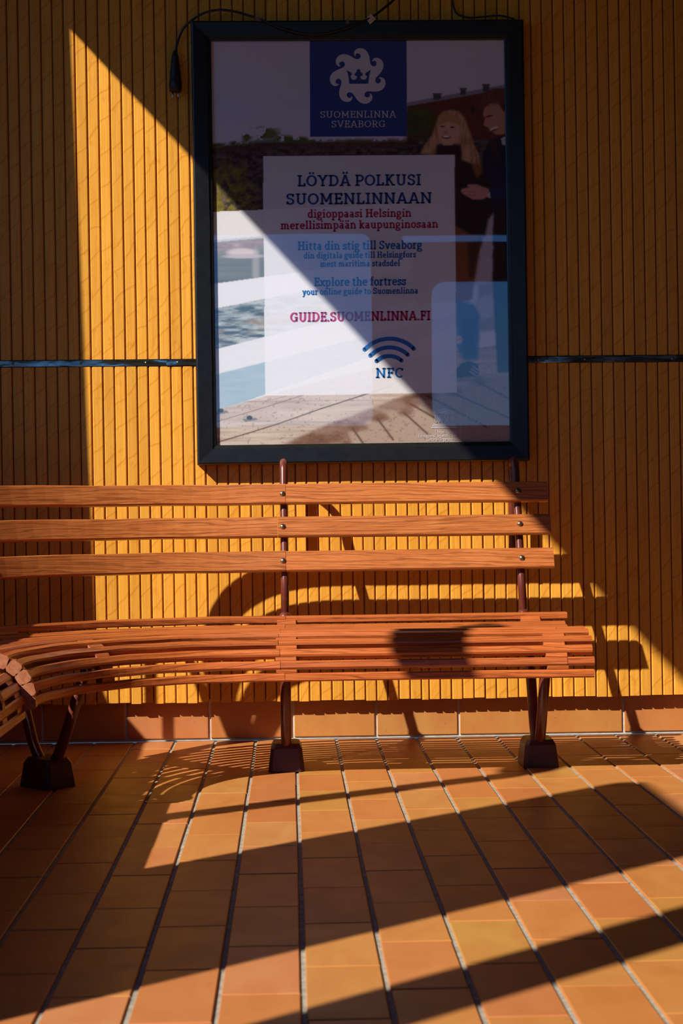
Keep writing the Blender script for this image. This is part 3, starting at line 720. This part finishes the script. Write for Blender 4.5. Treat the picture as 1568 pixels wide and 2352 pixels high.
def pl(x, y, lift=0.0006):
    """print coordinates -> local point on the sheet"""
    v = y - 90.0; u = x - 484.0 - 0.0161 * v
    return Vector(((u / PU - .5) * SW, -0.0290 - lift, .0578 + (1 - v / PV) * SH))
INK = dict(navy=m_print('ink_navy', lin(0, 70, 150)), logo=m_print('ink_logo_blue', lin(0, 66, 150)), blue=m_print('ink_blue', lin(38, 122, 196)), mag=m_print('ink_magenta', lin(206, 28, 108)),
           crim=m_print('ink_crimson', lin(206, 30, 96)), white=m_print('ink_white', lin(236, 232, 236)), mid=m_print('ink_mid_blue', lin(18, 116, 200)), grey=m_print('ink_grey', lin(196, 186, 188)))
def flat(name, loops, mat, label=None, lift=.0006):
    """filled outlines (print coordinates) as one flat printed shape"""
    V = []; F = []
    for lp in loops:
        k = len(V); P = [pl(x, y, lift) for x, y in lp]; V += P
        if len(lp) == 4: F.append((k, k + 1, k + 2, k + 3))
        else:
            for t in tessellate_polygon([[Vector((p.x, p.z, 0)) for p in P]]): F.append(tuple(k + i for i in t))
    o = mesh_obj(name, V, F, mat, sheet)
    if label: o['label'] = label
    return o

# --- slab-serif alphabet drawn as strokes. v x y0 y1 / h x0 x1 y / l x0 y0 x1 y1 / a cx cy rx ry a0 a1 / s x0 x1 y (serif: y = 0 sits on it, else hangs from it)
GL = {
 'A': (.86, 'l .12 0 .42 1;l .74 0 .44 1;h .22 .64 .3;s -.02 .27 0;s .58 .88 0'), 'B': (.74, 'v .19 0 1;h .1 .4 .93;h .1 .42 .53;h .1 .42 .07;a .40 .73 .20 .20 -90 90;a .42 .30 .22 .23 -90 90;s .02 .2 0;s .02 .2 1'),
 'C': (.76, 'a .42 .5 .33 .42 48 312;v .64 .68 .95'), 'D': (.86, 'v .19 0 1;h .1 .38 .93;h .1 .38 .07;a .38 .5 .35 .43 -90 90;s .02 .2 0;s .02 .2 1'),
 'E': (.68, 'v .19 0 1;h .1 .60 .93;h .1 .5 .52;h .1 .62 .07;v .58 .72 1;v .60 0 .28;v .48 .4 .64;s .02 .2 0;s .02 .2 1'), 'F': (.64, 'v .19 0 1;h .1 .58 .93;h .1 .48 .50;v .56 .70 1;v .46 .38 .62;s .02 .38 0;s .02 .2 1'),
 'G': (.84, 'a .42 .5 .33 .42 48 330;v .68 .04 .46;h .48 .80 .46;v .66 .70 .95'), 'H': (.90, 'v .2 0 1;v .70 0 1;h .2 .7 .52;s .02 .38 0;s .02 .38 1;s .52 .88 0;s .52 .88 1'),
 'I': (.42, 'v .21 0 1;s .02 .40 0;s .02 .40 1'), 'K': (.82, 'v .19 0 1;l .24 .48 .62 .98;l .34 .58 .68 .02;s .02 .38 0;s .02 .38 1;s .48 .78 1;s .54 .84 0'),
 'L': (.66, 'v .19 0 1;h .1 .6 .07;v .58 0 .30;s .02 .38 1;s .02 .2 0'), 'M': (1.04, 'v .2 0 1;v .84 0 1;l .2 .98 .52 .22;l .84 .98 .52 .22;s .02 .36 0;s .68 1.02 0;s .02 .2 1;s .84 1.02 1'),
 'N': (.90, 'v .18 0 1;v .72 0 1;l .18 .96 .72 .04;s .02 .34 0;s .02 .2 1;s .56 .88 1'), 'O': (.86, 'a .43 .5 .34 .425 0 360'),
 'P': (.72, 'v .19 0 1;h .1 .40 .93;h .1 .40 .44;a .40 .685 .24 .245 -90 90;s .02 .40 0;s .02 .2 1'), 'R': (.78, 'v .19 0 1;h .1 .40 .93;h .1 .40 .48;a .40 .705 .22 .225 -90 90;l .40 .46 .64 .04;s .02 .36 0;s .02 .2 1;s .54 .80 0'),
 'S': (.66, 'a .33 .735 .22 .195 20 270;a .33 .285 .23 .215 -160 90;v .53 .70 .95;v .12 .05 .30'), 'U': (.88, 'v .2 .32 1;v .68 .32 1;a .44 .34 .24 .27 180 360;s .03 .37 1;s .51 .85 1'),
 'V': (.84, 'l .12 1 .42 .02;l .72 1 .42 .02;s -.02 .28 1;s .56 .86 1'), 'X': (.8, 'l .12 0 .68 1;l .12 1 .68 0;s 0 .3 0;s .5 .8 0;s 0 .3 1;s .5 .8 1'),
 'Y': (.82, 'l .12 1 .41 .48;l .70 1 .41 .48;v .41 0 .5;s -.02 .28 1;s .54 .84 1;s .24 .58 0'),
 'a': (.60, 'v .40 .08 .50;a .26 .48 .15 .16 0 150;a .25 .21 .15 .155 20 330;h .34 .56 .06'), 'b': (.66, 'v .16 0 1.04;a .35 .35 .20 .30 -130 130;s .0 .16 1.04'),
 'd': (.66, 'v .48 0 1.04;a .29 .35 .20 .30 50 310;s .32 .48 1.04;s .48 .64 0'), 'e': (.60, 'a .31 .35 .22 .30 0 318;h .1 .53 .37'),
 'f': (.42, 'v .18 0 .82;a .32 .82 .14 .18 60 180;h .02 .40 .65;s .02 .36 0'), 'g': (.60, 'a .27 .46 .18 .20 0 360;a .28 -.12 .23 .15 0 360;l .42 .60 .58 .68;a .22 .16 .1 .1 90 270'),
 'h': (.70, 'v .16 0 1.04;a .35 .42 .19 .23 0 150;v .54 0 .44;s .0 .32 0;s .40 .69 0;s 0 .16 1.04'), 'i': (.36, 'v .18 0 .68;s .02 .34 0;s .02 .18 .70;d .18 .93'),
 'k': (.66, 'v .16 0 1.04;l .2 .30 .48 .64;l .28 .38 .54 .02;s .0 .32 0;s 0 .16 1.04;s .36 .62 .70;s .44 .68 0'), 'l': (.36, 'v .18 0 1.04;s .02 .34 0;s .02 .18 1.04'),
 'm': (1.04, 'v .16 0 .68;a .33 .42 .17 .23 0 150;v .50 0 .44;a .67 .42 .17 .23 0 150;v .84 0 .44;s .0 .32 0;s .38 .62 0;s .72 1.0 0;s .0 .16 .70'), 'n': (.70, 'v .16 0 .68;a .35 .42 .19 .23 0 150;v .54 0 .44;s .0 .32 0;s .40 .69 0;s .0 .16 .70'),
 'o': (.64, 'a .32 .35 .23 .30 0 360'), 'p': (.68, 'v .16 -.34 .68;a .36 .35 .20 .30 -130 130;s .0 .34 -.34;s .0 .16 .70'), 'r': (.48, 'v .16 0 .68;a .34 .44 .17 .20 50 160;s .0 .34 0;s .0 .16 .70'),
 's': (.50, 'a .25 .51 .15 .13 20 270;a .25 .20 .165 .145 -160 90;v .41 .48 .68;v .09 .03 .22'), 't': (.44, 'v .18 .14 .86;a .32 .17 .14 .12 180 300;h .02 .40 .65'),
 'u': (.70, 'v .16 .24 .68;a .34 .25 .18 .19 180 330;v .52 0 .68;s .0 .16 .70;s .36 .52 .70;s .52 .68 0'), 'v': (.62, 'l .1 .70 .31 .03;l .52 .70 .31 .03;s -.02 .22 .70;s .4 .64 .70'),
 'x': (.62, 'l .1 0 .52 .70;l .1 .70 .52 0;s -.02 .22 0;s .4 .64 0;s -.02 .22 .70;s .4 .64 .70'), 'y': (.62, 'l .1 .70 .32 .06;l .52 .70 .22 -.30;h .04 .22 -.27;s -.02 .22 .70;s .4 .64 .70'),
 '.': (.26, 'd .13 .08'),
}
GL['Ö'] = (GL['O'][0], GL['O'][1] + ';d .30 1.17;d .56 1.17'); GL['Ä'] = (GL['A'][0], GL['A'][1] + ';d .30 1.17;d .56 1.17'); GL['ä'] = (GL['a'][0], GL['a'][1] + ';d .16 .93;d .42 .93')
def glyph(ch, w, hw, sf):
    out = []
    for tok in GL[ch][1].split(';'):
        p = tok.split(); c = p[0]; n = [float(t) for t in p[1:]]
        if c == 'v': out.append([(n[0] - w / 2, n[1]), (n[0] + w / 2, n[1]), (n[0] + w / 2, n[2]), (n[0] - w / 2, n[2])])
        elif c == 'h': out.append([(n[0], n[2] - hw / 2), (n[1], n[2] - hw / 2), (n[1], n[2] + hw / 2), (n[0], n[2] + hw / 2)])
        elif c == 's':
            y0, y1 = (n[2], n[2] + sf) if n[2] <= 0 else (n[2] - sf, n[2]); out.append([(n[0], y0), (n[1], y0), (n[1], y1), (n[0], y1)])
        elif c == 'l':
            x0, y0, x1, y1 = n; L = math.hypot(x1 - x0, y1 - y0); ww = w * .95 / 2 * L / max(abs(y1 - y0), .2)
            out.append([(x0 - ww, y0), (x0 + ww, y0), (x1 + ww, y1), (x1 - ww, y1)])
        elif c == 'd':
            r = w * .58; out.append([(n[0] + r * math.cos(i * PI / 6), n[1] + r * math.sin(i * PI / 6)) for i in range(12)])
        elif c == 'a':
            cx, cy, rx, ry, a0, a1 = n; N = max(6, int(abs(a1 - a0) / 12)); pr = None
            for i in range(N + 1):
                a = math.radians(a0 + (a1 - a0) * i / N); ca_, sa_ = math.cos(a), math.sin(a)
                q = ((cx + (rx - w / 2) * ca_, cy + (ry - hw / 2) * sa_), (cx + (rx + w / 2) * ca_, cy + (ry + hw / 2) * sa_))
                if pr: out.append([pr[0], pr[1], q[1], q[0]])
                pr = q
    return out
def lettering(text, x0, x1, base, cap, mat, w=.185, hw=.145, sf=.125, track=.05, slope=-.002, label=None):
    adv = sum((.30 if c == ' ' else GL[c][0] + track) for c in text) - track; sx = (x1 - x0) / adv; cx = 0.0; loops = []
    for c in text:
        if c == ' ': cx += .30; continue
        ww = w * cap / sx if sx > 0 else w
        for lp in glyph(c, w * min(1.25, max(.8, cap / sx)), hw, sf):
            loops.append([(x0 + (cx + a) * sx, base + slope * ((cx + a) * sx) - b * cap) for a, b in lp])
        cx += GL[c][0] + track
    return flat('lettering', loops, mat, label, .0011)
lettering('LÖYDÄ POLKUSI', 683, 969, 425.5, 26, INK['navy'], label='dark blue capital heading'); lettering('SUOMENLINNAAN', 657, 994, 467.5, 26, INK['navy'])
lettering('digioppaasi Helsingin', 707, 946, 498, 19, INK['crim'], label='crimson lettering'); lettering('merellisimpään kaupunginosaan', 645, 1008, 524, 19, INK['crim'])
lettering('Hitta din stig till Sveaborg', 684, 971, 572.5, 20, INK['mid']); lettering('din digitala guide till Helsingfors', 698, 957, 592, 14.5, INK['mid'], track=.07); lettering('mest maritima stadsdel', 736, 920, 611.5, 14.5, INK['mid'], track=.07)
lettering('Explore the fortress', 722, 934, 656, 20, INK['mid']); lettering('your online guide to Suomenlinna', 695, 962, 675.5, 14.5, INK['mid'], track=.07)
lettering('GUIDE.SUOMENLINNA.FI', 667, 991, 737.5, 22, INK['mag'], label='magenta web address'); lettering('NFC', 864, 929, 869, 23, INK['mid'])
# contactless arcs
for R_, hc in ((79.7, 57), (61.6, 43.5), (43.7, 29)):
    cy_ = {79.7: 858.5, 61.6: 860.5, 43.7: 862.5}[R_]; a = math.asin(hc / R_); lo = []; hi = []; N = 20; t = 4.6
    for i in range(N + 1):
        b = -a + 2 * a * i / N; lo.append((895 + (R_ - t) * math.sin(b), cy_ - (R_ - t) * math.cos(b) - .01 * (R_ * math.sin(b)))); hi.append((895 + (R_ + t) * math.sin(b), cy_ - (R_ + t) * math.cos(b) - .01 * (R_ * math.sin(b))))
    cap1 = [(895 + R_ * math.sin(a) + t * math.cos(k), cy_ - R_ * math.cos(a) + t * math.sin(k)) for k in [i * PI / 6 for i in range(12)]]
    cap0 = [(895 - R_ * math.sin(a) + t * math.cos(k), cy_ - R_ * math.cos(a) + t * math.sin(k)) for k in [i * PI / 6 for i in range(12)]]
    flat('contactless_arc', [hi + lo[::-1], cap0, cap1], INK['mid'], None, .0011)
# blue square with the wave-flower and crown
sq = flat('logo_square', [[(711, 90), (934.5, 90), (935.5, 311), (712.5, 311)]], INK['logo'], 'blue square with white emblem')
per = [(740, 275), (775, 293), (800, 296), (822, 288), (836, 270), (838, 250), (826, 230), (800, 219), (782, 224), (770, 240), (766, 262), (754, 244), (749, 220), (754, 198), (768, 178), (790, 163), (818, 154), (845, 153), (872, 160), (898, 176), (922, 202), (940, 235), (950, 270)]
outl = []
for i in range(7):
    a = 2 * PI * i / 7
    for x_, y_ in per:
        dx, dy = x_ - 805, y_ - 520; X_ = dx * math.cos(a) - dy * math.sin(a); Y_ = dx * math.sin(a) + dy * math.cos(a)
        outl.append((680 + (800 + X_) / 5.6, 80 + (519 + Y_) / 5.6))
flat('wave_flower', [outl], INK['white'], 'white flower of curling waves', .0012)
crown = [(650, 437), (700, 462), (722, 490), (700, 520), (712, 552), (742, 565), (775, 552), (788, 520), (755, 505), (755, 480), (780, 462), (785, 432), (805, 422), (825, 432), (830, 462), (856, 480), (858, 505), (825, 520), (838, 552), (870, 565), (903, 552), (915, 520), (888, 490), (915, 462), (962, 437), (945, 500), (935, 560), (932, 613), (683, 613), (680, 560), (668, 490)]
flat('crown', [[(680 + x_ / 5.6, 80 + y_ / 5.6) for x_, y_ in crown]], INK['logo'], 'blue crown', .0018)
lettering('SUOMENLINNA', 735, 911, 268, 16.2, INK['white'], .14, .075, .065, .06, .0, 'white serif capitals'); lettering('SVEABORG', 761, 886, 290, 16.0, INK['white'], .14, .075, .065, .06, .0)
# small heritage marks at the lower right
def sans(text, x0, x1, base, size, mat):
    cu = bpy.data.curves.new('t', 'FONT'); cu.body = text; cu.resolution_u = 2; to = bpy.data.objects.new('t', cu); COL.objects.link(to)
    dg = bpy.context.evaluated_depsgraph_get(); me_ = bpy.data.meshes.new_from_object(to.evaluated_get(dg)); bpy.data.objects.remove(to)
    V = [v.co.copy() for v in me_.vertices]; F = [tuple(p.vertices) for p in me_.polygons]; bpy.data.meshes.remove(me_); bpy.data.curves.remove(cu)
    if not V: return
    a = min(v.x for v in V); b = max(v.x for v in V)
    mesh_obj('lettering', [pl(x0 + (v.x - a) / (b - a) * (x1 - x0), base - v.y * size, .0011) for v in V], F, mat, sheet)
sans('United Nations', 1003, 1052, 999, 11.5, INK['white']); sans('Educational, Scientific and', 964, 1052, 1007.5, 11.5, INK['white']); sans('Cultural Organization', 982, 1052, 1015.8, 11.5, INK['white'])
sans('Fortress of Suomenlinna', 1069, 1159, 998.5, 11.5, INK['grey']); sans('inscribed on the World', 1069, 1145, 1007, 11.5, INK['grey']); sans('Heritage List in 1991', 1069, 1138, 1015.4, 11.5, INK['grey'])
R4 = lambda a, b, c, d: [(a, b), (c, b), (c, d), (a, d)]
tem = [[(999, 950), (1022.5, 941), (1022.5, 943.2), (1001.5, 951)], [(1022.5, 941), (1046.5, 950), (1044, 951), (1022.5, 943.2)], [(1006, 951), (1022.5, 945), (1039, 951)],
       R4(999, 951.5, 1046.5, 953), R4(997.5, 977, 1047.5, 979), R4(995.5, 980.5, 1049.5, 982.5), R4(993, 984, 1052, 986.3)]
flat('temple_mark', tem, INK['white'], None, .0011); sans('UNESCO', 1002, 1044.5, 975, 1, INK['white']) if False else None
cu_cols = []
for i, ch in enumerate('UNESCO'):
    x_ = 1001.5 + i * 7.3; w_ = 5.6
    Lp = dict(U=[R4(0, 0, 1.4, 20), R4(4.2, 0, 5.6, 20), R4(0, 18.6, 5.6, 20)], N=[R4(0, 0, 1.4, 20), R4(4.2, 0, 5.6, 20), [(0, 0), (1.6, 0), (5.6, 20), (4.0, 20)]],
              E=[R4(0, 0, 1.5, 20), R4(0, 0, 5.2, 1.3), R4(0, 9.3, 4.4, 10.6), R4(0, 18.7, 5.2, 20)], S=[R4(.2, 0, 5.4, 1.4), R4(.2, 0, 1.6, 10), R4(.2, 9.2, 5.4, 10.6), R4(4, 10, 5.4, 20), R4(.2, 18.6, 5.4, 20)],
              C=[R4(0, 0, 1.5, 20), R4(0, 0, 5.3, 1.4), R4(0, 18.6, 5.3, 20)], O=[R4(0, 0, 1.4, 20), R4(4.2, 0, 5.6, 20), R4(0, 0, 5.6, 1.4), R4(0, 18.6, 5.6, 20)])[ch]
    cu_cols += [[(x_ + a, 955 + b) for a, b in lp] for lp in Lp]
flat('temple_lettering', cu_cols, INK['white'], None, .0011)
def ring_(cx, cy, r, t, n=36): return [[(cx + q * math.cos(2 * PI * k / n), cy + q * math.sin(2 * PI * k / n)) for q, k in ((r - t, i), (r + t, i), (r + t, i + 1), (r - t, i + 1))] for i in range(n)]
em = ring_(1091.5, 962.5, 16.2, 1.3) + ring_(1091.5, 962.5, 20.6, .5)[::2]
for a, b in (((1091.5, 953), (1101.5, 963)), ((1091.5, 953), (1081.5, 963)), ((1101.5, 963), (1093.4, 971)), ((1081.5, 963), (1089.6, 971)), ((1093.4, 971), (1093.4, 978.6)), ((1089.6, 971), (1089.6, 978.6))):
    dx, dy = b[0] - a[0], b[1] - a[1]; L = math.hypot(dx, dy); nx, ny = -dy / L * 1.0, dx / L * 1.0; em.append([(a[0] + nx, a[1] + ny), (b[0] + nx, b[1] + ny), (b[0] - nx, b[1] - ny), (a[0] - nx, a[1] - ny)])
flat('heritage_mark', em, INK['grey'], None, .0011)
flat('dotted_rule', [R4(1060.2, 932 + i * 4.4, 1061.6, 933.6 + i * 4.4) for i in range(19)], INK['white'], None, .0011)

# ------------------------------------------------------------------ cables over the frame
def wp(x, y, Y): return Vector((x, Y, y))
cab = empty('power_cable', (-0.325, -0.012, 1.945)); CO = Vector((-0.325, -0.012, 1.945))
tag(cab, 'black power cable with a plug hanging left of the poster frame', 'cable')
pts = [(-.3245, -.012, 2.062), (-.315, -.012, 2.100), (-.298, -.016, 2.135), (-.268, -.030, 2.158), (-.232, -.040, 2.174), (-.190, -.046, 2.180), (-.145, -.050, 2.174), (-.100, -.053, 2.160),
       (-.062, -.0545, 2.146), (-.010, -.0545, 2.124), (.050, -.0545, 2.108), (.105, -.0545, 2.105), (.170, -.0545, 2.118), (.222, -.0535, 2.137), (.262, -.048, 2.158), (.300, -.030, 2.190), (.335, -.012, 2.225), (.375, -.008, 2.28), (.395, -.008, 2.42), (.40, -.008, 2.7), (.40, -.008, ZC - .01)]
V, F = tube([p - CO for p in smooth_path(pts, 6)], .0036, 8); mesh_obj('cord', V, F, MS['rubber'], cab, smooth=True)
pp = [(0, 2.066, .0055), (0, 2.055, .0085), (0, 2.048, .0105), (0, 2.020, .0135), (0, 1.995, .0165), (0, 1.975, .0180), (0, 1.973, .0190), (0, 1.955, .0190), (0, 1.953, .0178), (0, 1.946, .0178)]
V, F = tube([Vector((-.3245 + .012 * (2.066 - z) * .0, -.020, z)) - CO for _, z, r_ in pp], .01, 18, [r_ for _, _, r_ in pp]); plug = mesh_obj('plug', V, F, MS['rubber'], cab, smooth=True)
for dx in (-.002, .0095):
    if dx < 0: V, F = tube([Vector((-.3245 + .0085, -.024, z)) - CO for z in (1.948, 1.934, 1.927, 1.925)], .0024, 10, [.0024, .0024, .0021, .001])
    else: V, F = tube([Vector((-.3245 - .0085, -.016, z)) - CO for z in (1.948, 1.934, 1.927, 1.925)], .0024, 10, [.0024, .0024, .0021, .001])
    mesh_obj('pin', V, F, MS['steel'], plug, smooth=True)
def tab(name, corners, Y, th, mat, label):
    c = [Vector((x_, Y, z_)) - CO for x_, z_ in corners]; n = len(c); V = c + [p + Vector((0, -th, 0)) for p in c]
    o = mesh_obj(name, V, [tuple(range(n)), tuple(range(n, 2 * n))[::-1]] + [(i, i + n, (i + 1) % n + n, (i + 1) % n) for i in range(n)], mat, cab); o['label'] = label
tab('tape_piece', [(.244, 2.1515), (.260, 2.1665), (.273, 2.1495), (.257, 2.1345)], -.0520, .0010, MS['tape'], 'cream diamond of tape over the cable')
tab('tape_piece', [(-.087, 2.156), (-.070, 2.1555), (-.066, 2.1415), (-.085, 2.1445)], -.0580, .0008, MS['clear'], 'dull brown tape over the cable')
tab('tape_piece', [(.184, 2.148), (.191, 2.149), (.196, 2.135), (.186, 2.133)], -.0582, .0008, MS['clear'], 'small clear tape over the cable')
c2 = empty('thin_cable', (.515, -.008, 2.22)); C2 = Vector((.515, -.008, 2.22)); tag(c2, 'thin black cable lying on the top right of the poster frame', 'cable')
pts = [(.500, -.008, ZC - .01), (.500, -.008, 2.5), (.504, -.008, 2.27), (.510, -.009, 2.205), (.522, -.012, 2.178), (.555, -.022, 2.164), (.60, -.030, 2.164), (.645, -.034, 2.166), (.685, -.030, 2.158), (.692, -.028, 2.152)]
V, F = tube([p - C2 for p in smooth_path(pts, 6)], .0028, 8); mesh_obj('cord', V, F, MS['rubber'], c2, smooth=True)

# invented object outside the left opening, unseen, shaped to cast the rounded seat shadow
LX = XL - .17; LOF = Vector((LX, -2.10, 0)); shadow_caster = empty('added_shadow_caster', LOF); tag(shadow_caster, 'dark leaning shape added out of view outside the side opening to cast a shadow', 'shadow_caster')
V, F = tube([p - LOF for p in smooth_path([(LX, -2.02, 0.0), (LX, -2.06, .6), (LX, -2.10, 1.10), (LX, -2.26, 1.87), (LX, -2.30, 2.04), (LX, -2.26, 2.13)], 6)], .036, 10); mesh_obj('post', V, F, MS['darkpaint'], shadow_caster, smooth=True)  # unseen stem added for the dark band across the floor
pth = [Vector((LX, -2.315, 2.05)).lerp(Vector((LX, -1.965, 2.40)), t) for t in [0, .03, .1, .25, .45, .65, .82, .93, .98, 1]]
V, F = tube([p - LOF for p in pth], .06, 16, [.016, .040, .062, .076, .080, .080, .072, .054, .030, .006]); mesh_obj('caster_head', V, F, MS['darkpaint'], shadow_caster, smooth=True)
